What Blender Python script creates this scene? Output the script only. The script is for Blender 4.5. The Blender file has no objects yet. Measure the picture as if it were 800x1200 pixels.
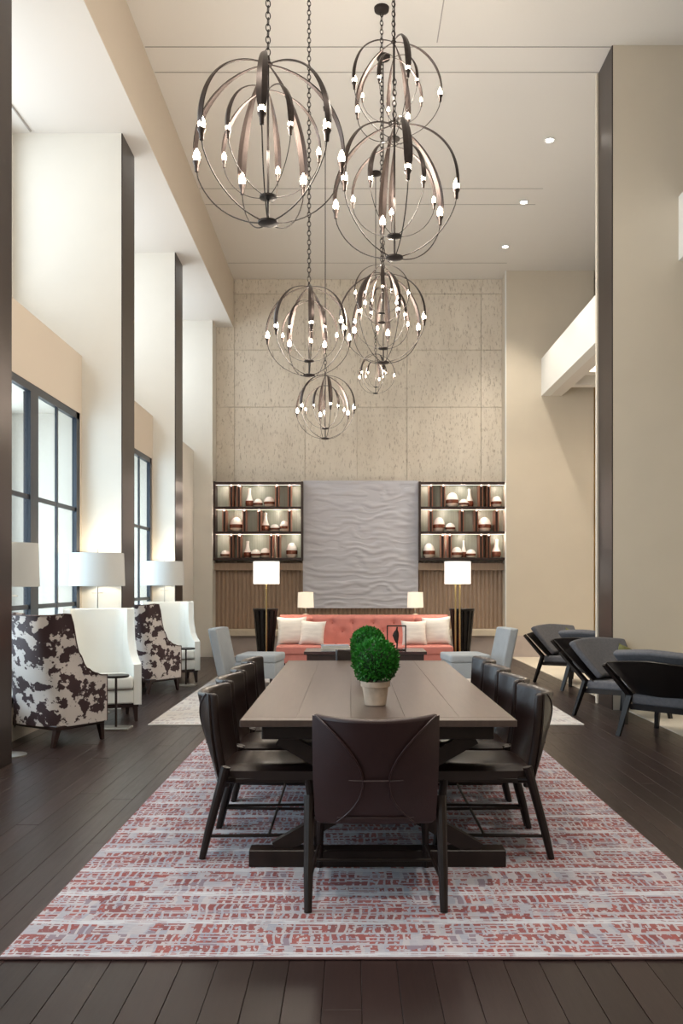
import bpy, bmesh, math, random
from mathutils import Vector, Matrix, noise
PI = math.pi
random.seed(7)
C = bpy.context.scene.collection
scn = bpy.context.scene

# ------------------------------------------------------------------ camera, world, exposure
F, HX, HY, CH = 1020.0, 411.0, 684.0, 1.4      # focal length, vanishing point (px of 800x1200), eye height
cd = bpy.data.cameras.new('camera'); cam = bpy.data.objects.new('camera', cd); C.objects.link(cam)
cam.location = (0, 0, CH); cam.rotation_euler = (PI/2, 0, 0)
cd.sensor_fit = 'VERTICAL'; cd.sensor_height = 36.0; cd.lens = 36.0*F/1200
cd.shift_x = -(HX-400)/1200; cd.shift_y = (HY-600)/1200
cd.clip_start = .05; cd.clip_end = 200
scn.camera = cam
w = bpy.data.worlds.new('daylight'); scn.world = w; w.use_nodes = True
bg = w.node_tree.nodes['Background']; bg.inputs[0].default_value = (.80, .90, .96, 1); bg.inputs[1].default_value = 1.0
scn.view_settings.view_transform = 'Standard'; scn.view_settings.look = 'None'
scn.view_settings.gamma = 1; scn.view_settings.use_curve_mapping = False
scn.view_settings.exposure = 0.75

def area(name, loc, rot, sx, sy, power, col=(1, 1, 1)):
    l = bpy.data.lights.new(name, 'AREA'); l.shape = 'RECTANGLE'; l.size = sx; l.size_y = sy
    l.energy = power; l.color = col
    o = bpy.data.objects.new(name, l); C.objects.link(o); o.location = loc; o.rotation_euler = rot
    return o
def point(name, loc, power, col, r=.05, parent=None):
    l = bpy.data.lights.new(name, 'POINT'); l.energy = power; l.color = col; l.shadow_soft_size = r
    o = bpy.data.objects.new(name, l); C.objects.link(o); o.location = loc; o.parent = parent
    return o
BAYS = [(-.66, 2.8), (3.35, 6.26), (6.8, 9.71), (10.25, 13.2), (13.75, 16.6)]
WX, UX = -3.0, -3.77            # window wall plane, recessed upper wall plane
for (a, b) in BAYS:             # daylight entering by the high windows above the ledge
    area('clerestory_daylight', (UX-.5, (a+b)/2, 5.55), (0, -PI/2+.25, 0), 1.5, b-a-.5, 23, (.92, .97, 1))
for (a, b) in BAYS[:4]:         # daylight through the tall lower windows
    area('window_daylight', (WX-.75, (a+b)/2-.1, 1.9), (0, -PI/2, 0), 2.6, b-a-.4, 75, (.86, .95, 1))

# ------------------------------------------------------------------ materials
MATS = {}
def mat(name, col, rough=.6, metal=0, emit=None, es=0, bump=0, bscale=40, var=0, vscale=6, stretch=None, spec=None, coat=0, trans=0):
    if name in MATS: return MATS[name]
    m = bpy.data.materials.new(name); m.use_nodes = True; MATS[name] = m
    nt = m.node_tree; b = nt.nodes['Principled BSDF']
    b.inputs['Base Color'].default_value = (*col, 1); b.inputs['Roughness'].default_value = rough
    b.inputs['Metallic'].default_value = metal
    if spec is not None: b.inputs['Specular IOR Level'].default_value = spec
    if coat: b.inputs['Coat Weight'].default_value = coat
    if trans: b.inputs['Transmission Weight'].default_value = trans
    if emit: b.inputs['Emission Color'].default_value = (*emit, 1); b.inputs['Emission Strength'].default_value = es
    tc = nt.nodes.new('ShaderNodeTexCoord'); src = tc.outputs['Object']
    if stretch:
        mp = nt.nodes.new('ShaderNodeMapping'); mp.inputs['Scale'].default_value = stretch
        nt.links.new(src, mp.inputs[0]); src = mp.outputs[0]
    if var:
        n = nt.nodes.new('ShaderNodeTexNoise'); n.inputs['Scale'].default_value = vscale; n.inputs['Detail'].default_value = 4
        nt.links.new(src, n.inputs['Vector'])
        r = nt.nodes.new('ShaderNodeValToRGB'); nt.links.new(n.outputs['Fac'], r.inputs[0])
        r.color_ramp.elements[0].position = .3; r.color_ramp.elements[1].position = .7
        r.color_ramp.elements[0].color = (*[c*(1-var) for c in col], 1); r.color_ramp.elements[1].color = (*[min(1, c*(1+var)) for c in col], 1)
        nt.links.new(r.outputs[0], b.inputs['Base Color'])
    if bump:
        n2 = nt.nodes.new('ShaderNodeTexNoise'); n2.inputs['Scale'].default_value = bscale; n2.inputs['Detail'].default_value = 3
        nt.links.new(src, n2.inputs['Vector'])
        bp = nt.nodes.new('ShaderNodeBump'); bp.inputs['Strength'].default_value = bump; bp.inputs['Distance'].default_value = .01
        nt.links.new(n2.outputs['Fac'], bp.inputs['Height']); nt.links.new(bp.outputs[0], b.inputs['Normal'])
    return m
M_wall = mat('warm_plaster', (.62, .555, .46), .8, bump=.03, bscale=60, var=.02, vscale=2)
M_wall_l = mat('daylit_plaster', (.72, .70, .65), .8, bump=.03, bscale=60, var=.02, vscale=2)  # left-side plaster, daylight on it put into a paler colour
M_ceil = mat('ceiling_paint', (.70, .67, .63), .85, bump=.02)
M_bulk = mat('bulkhead_paint', (.60, .525, .44), .85, bump=.02)
M_white = mat('white_paint', (.78, .78, .76), .6, bump=.02)
M_bronze = mat('dark_bronze_metal', (.062, .048, .045), .32, .85, var=.12, vscale=3, stretch=(1, 1, .25))
M_frame = mat('window_frame_paint', (.012, .017, .028), .35)
M_shelf = mat('shelf_dark_metal', (.035, .02, .018), .4, .3)
M_copper = mat('copper_lit_metal', (.55, .25, .17), .3, .8)
M_plinth = mat('plinth_stone', (.52, .45, .42), .5, var=.05)
M_ledge = mat('ledge_stone', (.70, .62, .50), .5, var=.05)
M_flute = mat('fluted_oak', (.36, .26, .19), .5, var=.12, vscale=14, stretch=(3, 3, .3))
M_gold = mat('golden_wood', (.42, .27, .10), .5, var=.25, vscale=8, stretch=(3, 3, .4))
M_iron = mat('chandelier_iron', (.055, .042, .038), .32, .7, var=.15, vscale=20)
M_iron_d = mat('blackened_iron', (.03, .024, .022), .45, .6)
M_bulb = mat('bulb_glow', (1, .9, .75), .3, emit=(1, .82, .62), es=18)
M_down = mat('downlight_glow', (1, 1, 1), .3, emit=(1, .93, .82), es=25)
M_leather = mat('dark_leather', (.017, .0085, .0075), .30, bump=.12, bscale=180, var=.15, vscale=9, coat=.10)
M_leather_b = mat('oxblood_leather', (.030, .0115, .012), .42, bump=.12, bscale=180, var=.1, vscale=9)
M_dwood = mat('espresso_wood', (.014, .0075, .006), .40, spec=.35, var=.3, vscale=12, stretch=(1, 1, .2))
M_tabletop = mat('table_walnut', (.075, .050, .041), .30, bump=.02, bscale=30, var=.14, vscale=5, stretch=(8, .6, 1))
M_tseam = mat('table_seam', (.07, .045, .035), .5)
M_white_leather = mat('white_leather', (.76, .77, .74), .42, bump=.05, bscale=120)
M_pipe = mat('dark_piping', (.07, .035, .03), .5)
M_clegs = mat('mahogany_legs', (.025, .011, .010), .35, var=.2)
M_grey_uph = mat('blue_grey_upholstery', (.33, .36, .39), .85, bump=.15, bscale=200, var=.05)
M_char = mat('charcoal_fabric', (.105, .105, .118), .9, bump=.3, bscale=220, var=.12, vscale=40)
M_black_wood = mat('black_stained_wood', (.008, .006, .006), .38, spec=.35, var=.3)
M_green_p = mat('olive_fabric', (.13, .13, .045), .9, bump=.3, bscale=90, var=.35, vscale=10)
M_coral = mat('coral_upholstery', (.52, .185, .155), .8, bump=.12, bscale=160, var=.07, vscale=8)
M_coral_d = mat('coral_button', (.42, .12, .09), .7)
M_pillow = mat('cream_linen', (.72, .69, .65), .9, bump=.2, bscale=120, var=.10, vscale=9, stretch=(.5, 1, 3))
M_shade = mat('linen_lamp_shade', (.60, .61, .60), .9, emit=(1, .93, .8), es=.02, bump=.05, bscale=300)
M_shade_w = mat('glowing_white_shade', (.85, .84, .8), .9, emit=(1, .96, .88), es=.75)
M_shade_d = mat('dim_cream_shade', (.8, .72, .6), .9, emit=(1, .88, .68), es=.35)
M_brass = mat('aged_brass', (.50, .36, .16), .3, .9)
M_chrome = mat('brushed_steel', (.5, .48, .44), .3, .9)
M_pot = mat('terracotta_cream_pot', (.55, .42, .32), .85, bump=.25, bscale=50, var=.18, vscale=14)
M_soil = mat('potting_soil', (.05, .035, .025), .95, bump=.5)
M_leaf = mat('boxwood_leaf', (.025, .19, .015), .5, var=.55, vscale=40)
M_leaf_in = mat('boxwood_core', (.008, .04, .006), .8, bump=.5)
M_vase = mat('white_glazed_ceramic', (.92, .89, .86), .25, coat=.3)
M_band = mat('copper_glaze', (.22, .075, .045), .25, .5, var=.3, vscale=20)
M_vbase = mat('cream_ceramic_base', (.80, .66, .56), .3)
M_led = mat('shelf_led', (1, .9, .8), .5, emit=(1, .80, .64), es=1.3)
M_backp = mat('sage_ribbed_glass', (.42, .46, .40), .35, var=.10, vscale=6, stretch=(6, 1, .2))
M_paper = mat('book_paper', (.78, .76, .70), .9)
M_cover = mat('book_cover_blue_grey', (.28, .33, .40), .6)
M_carpet = mat('cream_carpet', (.70, .63, .52), .95, bump=.3, bscale=300, var=.04, vscale=3)
M_groove = mat('ceiling_reveal', (.36, .34, .32), .9)
M_reliefm = mat('relief_plaster', (.56, .56, .62), .6, bump=.03)

def nodes_of(name, rough=.6):
    m = bpy.data.materials.new(name); m.use_nodes = True; MATS[name] = m
    return m, m.node_tree, m.node_tree.nodes['Principled BSDF']
class N:
    """tiny node-wiring helper"""
    def __init__(s, nt): s.nt = nt
    def new(s, t, **k):
        n = s.nt.nodes.new(t)
        for a, v in k.items(): setattr(n, a, v)
        return n
    def put(s, sock, v):
        if hasattr(v, 'is_output') or isinstance(v, bpy.types.NodeSocket): s.nt.links.new(v, sock)
        else: sock.default_value = v
    def math(s, op, a, b=0.0, c=None):
        n = s.new('ShaderNodeMath', operation=op); s.put(n.inputs[0], a); s.put(n.inputs[1], b)
        if c is not None: s.put(n.inputs[2], c)
        return n.outputs[0]
    def noise(s, vec, scale, detail=2, rough=.5):
        n = s.new('ShaderNodeTexNoise'); s.put(n.inputs['Vector'], vec); n.inputs['Scale'].default_value = scale
        n.inputs['Detail'].default_value = detail; n.inputs['Roughness'].default_value = rough
        return n.outputs['Fac']
    def wn(s, x, y):
        c = s.new('ShaderNodeCombineXYZ'); s.put(c.inputs[0], x); s.put(c.inputs[1], y)
        n = s.new('ShaderNodeTexWhiteNoise', noise_dimensions='2D'); s.nt.links.new(c.outputs[0], n.inputs['Vector'])
        return n.outputs['Value']
    def mix(s, f, a, b):
        n = s.new('ShaderNodeMix', data_type='RGBA'); s.put(n.inputs[0], f); s.put(n.inputs[6], a); s.put(n.inputs[7], b)
        return n.outputs[2]
    def mapping(s, vec, sc):
        n = s.new('ShaderNodeMapping'); s.put(n.inputs[0], vec); n.inputs['Scale'].default_value = sc
        return n.outputs[0]
    def bump(s, h, st, d=.01):
        n = s.new('ShaderNodeBump'); s.put(n.inputs['Height'], h); n.inputs['Strength'].default_value = st; n.inputs['Distance'].default_value = d
        return n.outputs[0]

def rug_mat(name, reds, ground, density, cellx, celly):
    m, nt, b = nodes_of(name); q = N(nt)
    pos = q.new('ShaderNodeTexCoord').outputs['Object']
    sep = q.new('ShaderNodeSeparateXYZ'); nt.links.new(pos, sep.inputs[0]); X, Y = sep.outputs[0], sep.outputs[1]
    # bars of yarn: tall narrow cells in rows, broken by fine pale picks
    row = q.math('FLOOR', q.math('DIVIDE', Y, celly)); fy = q.math('FRACT', q.math('DIVIDE', Y, celly))
    xo = q.math('ADD', X, q.math('MULTIPLY', q.wn(row, 3.3), .3))
    wig = q.math('ADD', xo, q.math('MULTIPLY', q.math('SUBTRACT', q.noise(pos, 7, 3), .5), .05))
    cx = q.math('FLOOR', q.math('DIVIDE', wig, cellx)); fx = q.math('FRACT', q.math('DIVIDE', wig, cellx))
    big = q.noise(q.mapping(pos, (1.0, 2.2, 1)), 2.6, 4)
    rnd = q.wn(cx, row)
    prob = q.math('MULTIPLY_ADD', q.math('SUBTRACT', big, .5), 2.6, density)
    on = q.math('LESS_THAN', rnd, prob)
    merge = q.math('GREATER_THAN', q.noise(q.mapping(pos, (1, 3, 1)), 6, 2), .56)
    gapx = q.math('MAXIMUM', q.math('GREATER_THAN', fx, .30), merge)
    gapy = q.math('GREATER_THAN', fy, .14)
    pick = q.math('FLOOR', q.math('DIVIDE', Y, .011)); pk = q.math('GREATER_THAN', q.wn(q.math('FLOOR', q.math('DIVIDE', wig, .13)), pick), .24)
    band = q.math('FRACT', q.math('ADD', q.math('DIVIDE', Y, celly*3.0), q.math('MULTIPLY', q.noise(pos, 3, 1), .05)))
    pale = q.math('MULTIPLY', q.math('LESS_THAN', band, .17), q.math('GREATER_THAN', q.noise(q.mapping(pos, (.6, 14, 1)), 9, 2), .46))
    worn = q.math('GREATER_THAN', q.noise(q.mapping(pos, (1, .5, 1)), 60, 2), .40)
    mask = q.math('MULTIPLY', q.math('MULTIPLY', on, q.math('MULTIPLY', gapx, gapy)), q.math('MULTIPLY', q.math('MULTIPLY', pk, q.math('SUBTRACT', 1, pale)), worn))
    red = q.mix(q.wn(cx, q.math('ADD', row, 50)), reds[0], reds[1])
    g = q.mix(q.wn(q.math('FLOOR', q.math('DIVIDE', wig, cellx*.8)), row), ground[0], ground[1])
    g = q.mix(q.math('MULTIPLY', q.noise(q.mapping(pos, (1, 7, 1)), 30, 2), .6), g, ground[3])
    g = q.mix(q.math('MULTIPLY', q.math('MULTIPLY', q.math('GREATER_THAN', q.wn(cx, q.math('ADD', row, 90)), .72), gapx), q.math('MULTIPLY', pk, .8)), g, ground[2])
    g = q.mix(q.math('MULTIPLY', pale, .85), g, ground[3])
    col = q.mix(q.math('MULTIPLY', mask, .92), g, red)
    nt.links.new(col, b.inputs['Base Color']); b.inputs['Roughness'].default_value = .95
    nt.links.new(q.bump(q.noise(pos, 260, 2), .4, .004), b.inputs['Normal'])
    return m
M_rug = rug_mat('red_and_grey_woven_rug', [(.27, .062, .052, 1), (.17, .042, .042, 1)], [(.20, .21, .27, 1), (.36, .31, .32, 1), (.17, .12, .16, 1), (.48, .48, .52, 1)], .92, .036, .108)
M_rug2 = rug_mat('pale_grey_woven_rug', [(.40, .33, .32, 1), (.36, .32, .34, 1)], [(.52, .50, .49, 1), (.56, .53, .51, 1), (.42, .42, .45, 1), (.62, .60, .58, 1)], .35, .05, .12)

def cow_mat():
    m, nt, b = nodes_of('cowhide'); q = N(nt)
    pos = q.new('ShaderNodeTexCoord').outputs['Object']
    n1 = q.noise(q.mapping(pos, (1, 1, 1.25)), 6.5, 5, .6); n2 = q.noise(pos, 14, 3, .6)
    s = q.math('ADD', q.math('MULTIPLY', n1, .8), q.math('MULTIPLY', n2, .2))
    r = q.new('ShaderNodeValToRGB'); nt.links.new(s, r.inputs[0])
    r.color_ramp.elements[0].position = .492; r.color_ramp.elements[0].color = (.60, .55, .53, 1)
    r.color_ramp.elements[1].position = .508; r.color_ramp.elements[1].color = (.040, .018, .022, 1)
    nt.links.new(r.outputs[0], b.inputs['Base Color']); b.inputs['Roughness'].default_value = .6
    nt.links.new(q.bump(q.noise(pos, 200, 2), .15, .005), b.inputs['Normal'])
    return m
M_cow = cow_mat()

def stone_mat():
    m, nt, b = nodes_of('pitted_travertine'); q = N(nt)
    g = q.new('ShaderNodeNewGeometry').outputs['Position']
    oi = q.new('ShaderNodeObjectInfo').outputs['Random']
    n1 = q.noise(q.mapping(g, (1.0, 1, .35)), 3, 4, .6); n2 = q.noise(q.mapping(g, (2.6, 2, .9)), 11, 6, .75)
    base = q.mix(n1, (.60, .535, .45, 1), (.84, .78, .69, 1))
    base = q.mix(q.math('MULTIPLY', oi, .22), base, (.60, .53, .44, 1))
    r = q.new('ShaderNodeValToRGB'); nt.links.new(n2, r.inputs[0])
    r.color_ramp.elements[0].position = .34; r.color_ramp.elements[0].color = (1, 1, 1, 1)
    r.color_ramp.elements[1].position = .44; r.color_ramp.elements[1].color = (0, 0, 0, 1)
    r2 = q.new('ShaderNodeValToRGB'); nt.links.new(q.noise(q.mapping(g, (5, 3, 1.3)), 7, 4, .6), r2.inputs[0])
    r2.color_ramp.elements[0].position = .60; r2.color_ramp.elements[0].color = (0, 0, 0, 1)
    r2.color_ramp.elements[1].position = .66; r2.color_ramp.elements[1].color = (1, 1, 1, 1)
    pit = q.math('MAXIMUM', q.math('MULTIPLY', r.outputs[0], .6), q.math('MULTIPLY', r2.outputs[0], .6))
    nt.links.new(q.mix(pit, base, (.26, .20, .15, 1)), b.inputs['Base Color']); b.inputs['Roughness'].default_value = .75
    nt.links.new(q.bump(q.math('SUBTRACT', 1, pit), .4, .01), b.inputs['Normal'])
    return m
M_stone = stone_mat()

def plank_mat():
    m, nt, b = nodes_of('dark_oak_plank'); q = N(nt)
    pos = q.new('ShaderNodeNewGeometry').outputs['Position']
    oi = q.new('ShaderNodeObjectInfo').outputs['Random']
    n = q.noise(q.mapping(pos, (14, 1.2, 1)), 3, 5, .6)
    c = q.mix(oi, (.019, .0105, .0095, 1), (.036, .0205, .019, 1))
    c = q.mix(q.math('MULTIPLY', n, .6), c, (.012, .006, .0055, 1))
    nt.links.new(c, b.inputs['Base Color'])
    nt.links.new(q.math('MULTIPLY_ADD', n, .15, .24), b.inputs['Roughness'])
    nt.links.new(q.bump(n, .15, .004), b.inputs['Normal'])
    return m
M_plank = plank_mat()

def glass_mat(name='window_glass', tint=(.80, .86, .90, 1)):
    m, nt, b = nodes_of(name); q = N(nt)
    t = q.new('ShaderNodeBsdfTransparent'); t.inputs[0].default_value = tint
    g = q.new('ShaderNodeBsdfGlossy'); g.inputs['Roughness'].default_value = .03
    mx = q.new('ShaderNodeMixShader'); mx.inputs[0].default_value = .10
    nt.links.new(t.outputs[0], mx.inputs[1]); nt.links.new(g.outputs[0], mx.inputs[2])
    nt.links.new(mx.outputs[0], nt.nodes['Material Output'].inputs[0])
    return m
M_glass = glass_mat()

# ------------------------------------------------------------------ geometry helpers
def B(): return bmesh.new()
def box(bm, x0, x1, y0, y1, z0, z1, bev=0, seg=1, M=None):
    r = bmesh.ops.create_cube(bm, size=1); vs = r['verts']
    for v in vs: v.co = Vector(((x0+x1)/2+v.co.x*(x1-x0), (y0+y1)/2+v.co.y*(y1-y0), (z0+z1)/2+v.co.z*(z1-z0)))
    if bev:
        es = list({e for v in vs for e in v.link_edges})
        rr = bmesh.ops.bevel(bm, geom=es, offset=bev, segments=seg, profile=.6, affect='EDGES')
        vs = list({v for f in rr['faces'] for v in f.verts} | {v for v in vs if v.is_valid})
    if M is not None:
        for v in vs: v.co = M @ v.co
    return vs
def tube(bm, pts, rad, n=8, closed=False, cap=True):
    pts = [Vector(p) for p in pts]; k = len(pts)
    rad = rad if isinstance(rad, (list, tuple)) else [rad]*k
    rings = []; up = None
    for i, p in enumerate(pts):
        if closed: d = (pts[(i+1) % k]-pts[i-1]).normalized()
        else: d = (pts[min(i+1, k-1)]-pts[max(i-1, 0)]).normalized()
        if up is None: up = Vector((0, 0, 1)) if abs(d.z) < .9 else Vector((1, 0, 0))
        a = d.cross(up).normalized(); up = a.cross(d).normalized()
        rings.append([bm.verts.new(p+(a*math.cos(t)+up*math.sin(t))*rad[i]) for t in [2*PI*j/n for j in range(n)]])
    for i in range(k if closed else k-1):
        A, Bq = rings[i], rings[(i+1) % k]
        for j in range(n): bm.faces.new((A[j], A[(j+1) % n], Bq[(j+1) % n], Bq[j]))
    if cap and not closed:
        bm.faces.new(rings[0][::-1]); bm.faces.new(rings[-1])
def lathe(bm, prof, n=20, c=(0, 0, 0), cap=True):
    rings = [[bm.verts.new((c[0]+r*math.cos(2*PI*j/n), c[1]+r*math.sin(2*PI*j/n), c[2]+z)) for j in range(n)] for r, z in prof]
    for i in range(len(rings)-1):
        for j in range(n): bm.faces.new((rings[i][j], rings[i][(j+1) % n], rings[i+1][(j+1) % n], rings[i+1][j]))
    if cap: bm.faces.new(rings[0][::-1]); bm.faces.new(rings[-1])
def beam(bm, p, q, w, h, taper=1.0, up=(0, 0, 1)):
    """rectangular bar from p to q; w across, h along 'up'"""
    p, q = Vector(p), Vector(q); d = (q-p).normalized(); a = d.cross(Vector(up))
    a = a.normalized() if a.length > 1e-4 else Vector((1, 0, 0)); u = a.cross(d).normalized()
    A = [bm.verts.new(p+a*sx*w/2+u*sy*h/2) for sx, sy in ((-1, -1), (1, -1), (1, 1), (-1, 1))]
    Q = [bm.verts.new(q+(a*sx*w/2+u*sy*h/2)*taper) for sx, sy in ((-1, -1), (1, -1), (1, 1), (-1, 1))]
    for j in range(4): bm.faces.new((A[j], A[(j+1) % 4], Q[(j+1) % 4], Q[j]))
    bm.faces.new(A[::-1]); bm.faces.new(Q)
def grid(bm, fn, nu, nv, closeu=False):
    V = [[bm.verts.new(fn(i/nu, j/nv)) for j in range(nv+1)] for i in range(nu+(0 if closeu else 1))]
    for i in range(nu):
        a, b = V[i], V[(i+1) % len(V)]
        for j in range(nv): bm.faces.new((a[j], b[j], b[j+1], a[j+1]))
    return V
def slab(bm, fn, nu, nv, th):
    """closed shell: surface fn(u,v)->(point, normal) thickened by th against the normal"""
    f = {(i, j): fn(i/nu, j/nv) for i in range(nu+1) for j in range(nv+1)}
    A = {k: bm.verts.new(Vector(p)) for k, (p, n) in f.items()}
    Q = {k: bm.verts.new(Vector(p)-Vector(n)*th) for k, (p, n) in f.items()}
    for i in range(nu):
        for j in range(nv):
            bm.faces.new((A[i, j], A[i+1, j], A[i+1, j+1], A[i, j+1])); bm.faces.new((Q[i, j+1], Q[i+1, j+1], Q[i+1, j], Q[i, j]))
    for i in range(nu):
        bm.faces.new((A[i+1, 0], A[i, 0], Q[i, 0], Q[i+1, 0])); bm.faces.new((A[i, nv], A[i+1, nv], Q[i+1, nv], Q[i, nv]))
    for j in range(nv):
        bm.faces.new((A[0, j], A[0, j+1], Q[0, j+1], Q[0, j])); bm.faces.new((A[nu, j+1], A[nu, j], Q[nu, j], Q[nu, j+1]))
def obj(name, bm, m, parent=None, smooth=35, sub=0, loc=None):
    bmesh.ops.recalc_face_normals(bm, faces=bm.faces[:])
    me = bpy.data.meshes.new(name); bm.to_mesh(me); bm.free()
    for mm in (m if isinstance(m, list) else [m]): me.materials.append(mm)
    if smooth:
        me.polygons.foreach_set('use_smooth', [True]*len(me.polygons)); me.set_sharp_from_angle(angle=math.radians(smooth))
    o = bpy.data.objects.new(name, me); C.objects.link(o); o.parent = parent
    if loc is not None: o.location = loc
    if sub:
        s = o.modifiers.new('sub', 'SUBSURF'); s.levels = s.render_levels = sub
    return o
def inst(src, name, parent=None, loc=(0, 0, 0), rot=(0, 0, 0), scale=(1, 1, 1)):
    o = src.copy(); o.name = name; C.objects.link(o); o.parent = parent; o.location = loc; o.rotation_euler = rot; o.scale = scale
    return o
def tag(o, label, cat, group=None, kind=None):
    o['label'] = label; o['category'] = cat
    if group: o['group'] = group
    if kind: o['kind'] = kind
    return o
def thing(name, label, cat, loc=(0, 0, 0), rz=0, group=None, scale=1):
    o = bpy.data.objects.new(name, None); C.objects.link(o); o.location = loc; o.rotation_euler = (0, 0, rz)
    o.empty_display_size = .1; o.scale = (scale,)*3
    return tag(o, label, cat, group)
def struct(name, bm, m, parent=None, smooth=0, label=None, cat=None):
    o = obj(name, bm, m, parent, smooth); 
    if parent is None:
        o['kind'] = 'structure'
        if label: o['label'] = label
        if cat: o['category'] = cat
    return o
def dup(root, loc, rz, label, group=None):
    r = root.copy(); C.objects.link(r); r.location = loc; r.rotation_euler = (0, 0, rz); r['label'] = label
    if group: r['group'] = group
    def rec(a, b):
        for ch in list(a.children):
            c = ch.copy(); C.objects.link(c); c.parent = b; rec(ch, c)
    rec(root, r); return r
def sbox(name, dims, m, label=None, cat=None, parent=None, bev=0):
    bm = B(); box(bm, *dims, bev=bev); return struct(name, bm, m, parent, 0, label, cat)

# ------------------------------------------------------------------ the room
CZ, BZ = 7.37, 6.43                 # ceiling, bulkhead underside
YB, YP = 17.06, 16.6                # back wall plane, pier / plinth plane
fl = sbox('floor', (-3.9, 6.6, -1.5, 17.3, -.12, -.012), mat('subfloor_dark', (.02, .014, .012), .8), 'dark brown oak plank floor', 'floor')
# planks: the 300 nearest are objects, the rest one joined part
PWD = .132; cols = int(math.ceil((3.05+3.0)/PWD)); pl = []
for c in range(cols):
    x0 = -3.0+c*PWD; x1 = min(x0+PWD, 3.04)
    y = -1.4-random.random()*1.9
    while y < YP-.05:
        L = random.uniform(1.7, 2.9); a, b = max(y, -1.4), min(y+L, YP-.05)
        if b-a > .05 and b > .9: pl.append((a, x0, x1, b))
        y += L
pl.sort(key=lambda p: (max(p[0], 2.0)+p[3])/2)
for (a, x0, x1, b) in pl[:300]:
    bm = B(); h = random.uniform(-.0008, .0008); box(bm, x0+.0008, x1-.0008, a+.0008, b-.0008, -.012, h, bev=.0012)
    obj('floor_plank', bm, M_plank, fl, 0)
bm = B()
for (a, x0, x1, b) in pl[300:]:
    box(bm, x0+.0008, x1-.0008, a+.0008, b-.0008, -.012, 0)
o = obj('far_floor_planks', bm, M_plank, fl, 0); o['kind'] = 'stuff'

ce = sbox('ceiling', (-2.30, 6.6, -1.5, 17.3, CZ, CZ+.15), M_ceil, 'high pale plaster ceiling with thin reveal lines', 'ceiling')
for yy in (9.68, 10.16, 13.15, 13.7, 6.2, 16.2):
    bm = B(); box(bm, -2.29, 2.9, yy-.007, yy+.007, CZ-.004, CZ+.002); obj('reveal_groove', bm, M_groove, ce, 0)
for xx, ya, yb in ((.95, 5, 9.6),):
    bm = B(); box(bm, xx-.006, xx+.006, ya, yb, CZ-.004, CZ+.002); obj('reveal_groove', bm, M_groove, ce, 0)
o = sbox('trim_1', (-3.95, -2.30, -1.5, YB, BZ, CZ+.15), M_bulk, 'deep plaster bulkhead running along the left side of the ceiling', 'bulkhead')
bm = B(); box(bm, -3.9, -2.302, -1.5, YB, BZ-.006, BZ-.0005); obj('bulkhead_underside', bm, mat('pale_soffit', (.72, .70, .675), .85), o, 0)
bm = B(); tube(bm, [(-3.6, 6.9, BZ-.012), (-3.55, 9.65, BZ-.012)], .012); obj('slot_diffuser', bm, M_groove, o)

sbox('wall_front', (-3.9, 6.6, -1.65, -1.5, 0, CZ), M_wall, 'plaster wall at the camera end of the hall', 'wall')
# left window wall, per bay, with ledge and recessed upper wall
wl = bpy.data.objects.new('wall_left', None); C.objects.link(wl); wl['kind'] = 'structure'; wl['label'] = 'left wall of plaster bays above and around the tall windows'
WT, WB = 3.285, .30                # window head and sill
for k, (a, b) in enumerate(BAYS):
    wy1 = b-.06; wy0 = a+.10
    glazed = k < 4
    bm = B()
    box(bm, UX, WX, a, b, WT if glazed else 0, 3.94)
    if glazed: box(bm, UX, WX, a, b, 0, WB); box(bm, UX, WX, a, wy0, WB, WT); box(bm, UX, WX, wy1, b, WB, WT)
    obj('lower_wall', bm, M_bulk if glazed else M_wall_l, wl, 0)
    bm = B(); box(bm, UX-.15, UX, a, b, 3.5, 4.6); box(bm, UX-.15, UX, a, b, 6.3, BZ); box(bm, UX-.15, UX, a, a+.2, 4.6, 6.3); box(bm, UX-.15, UX, b-.2, b, 4.6, 6.3)
    obj('upper_wall', bm, M_wall_l, wl, 0)
    if glazed:
        win = bpy.data.objects.new('window_%d' % (k+1), None); C.objects.link(win); win['kind'] = 'structure'
        win['label'] = 'tall black framed window in bay %d of the left wall' % (k+1)
        bm = B()
        xa, xb = WX-.055, WX-.005
        box(bm, xa, xb, wy0, wy1, WT-.075, WT); box(bm, xa, xb, wy0, wy1, WB, WB+.09)
        box(bm, xa, xb, wy1-.11, wy1, WB, WT); box(bm, xa, xb, wy0, wy0+.11, WB, WT)
        obj('window_frame', bm, M_frame, win, 0)
        # units separated by broad mullions, each unit split by one muntin
        span = wy1-.11-(wy0+.11); U = 2; MW = .20; uw = (span-MW*(U-1))/U; y = wy1-.11
        for u in range(U):
            ya, yb = y-uw, y
            if u < U-1:
                bm = B(); box(bm, xa-.02, xb, ya-MW, ya, WB+.09, WT-.075); obj('mullion', bm, M_frame, win, 0)
            ym = (ya+yb)/2
            bm = B(); box(bm, xa+.015, xb-.012, ym-.020, ym+.020, WB+.09, WT-.075); obj('muntin', bm, M_frame, win, 0)
            for zz in (1.18, 2.215):
                bm = B(); box(bm, xa+.015, xb-.014, ya, yb, zz-.022, zz+.022); obj('transom', bm, M_frame, win, 0)
            for (p, r_) in ((ya, ym-.022), (ym+.022, yb)):
                for (z0, z1) in ((WB+.09, 1.158), (1.202, 2.193), (2.237, WT-.075)):
                    bm = B(); box(bm, xa+.018, xa+.024, p, r_, z0, z1); obj('pane', bm, M_glass, win, 0)
            y -= uw+MW
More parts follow.
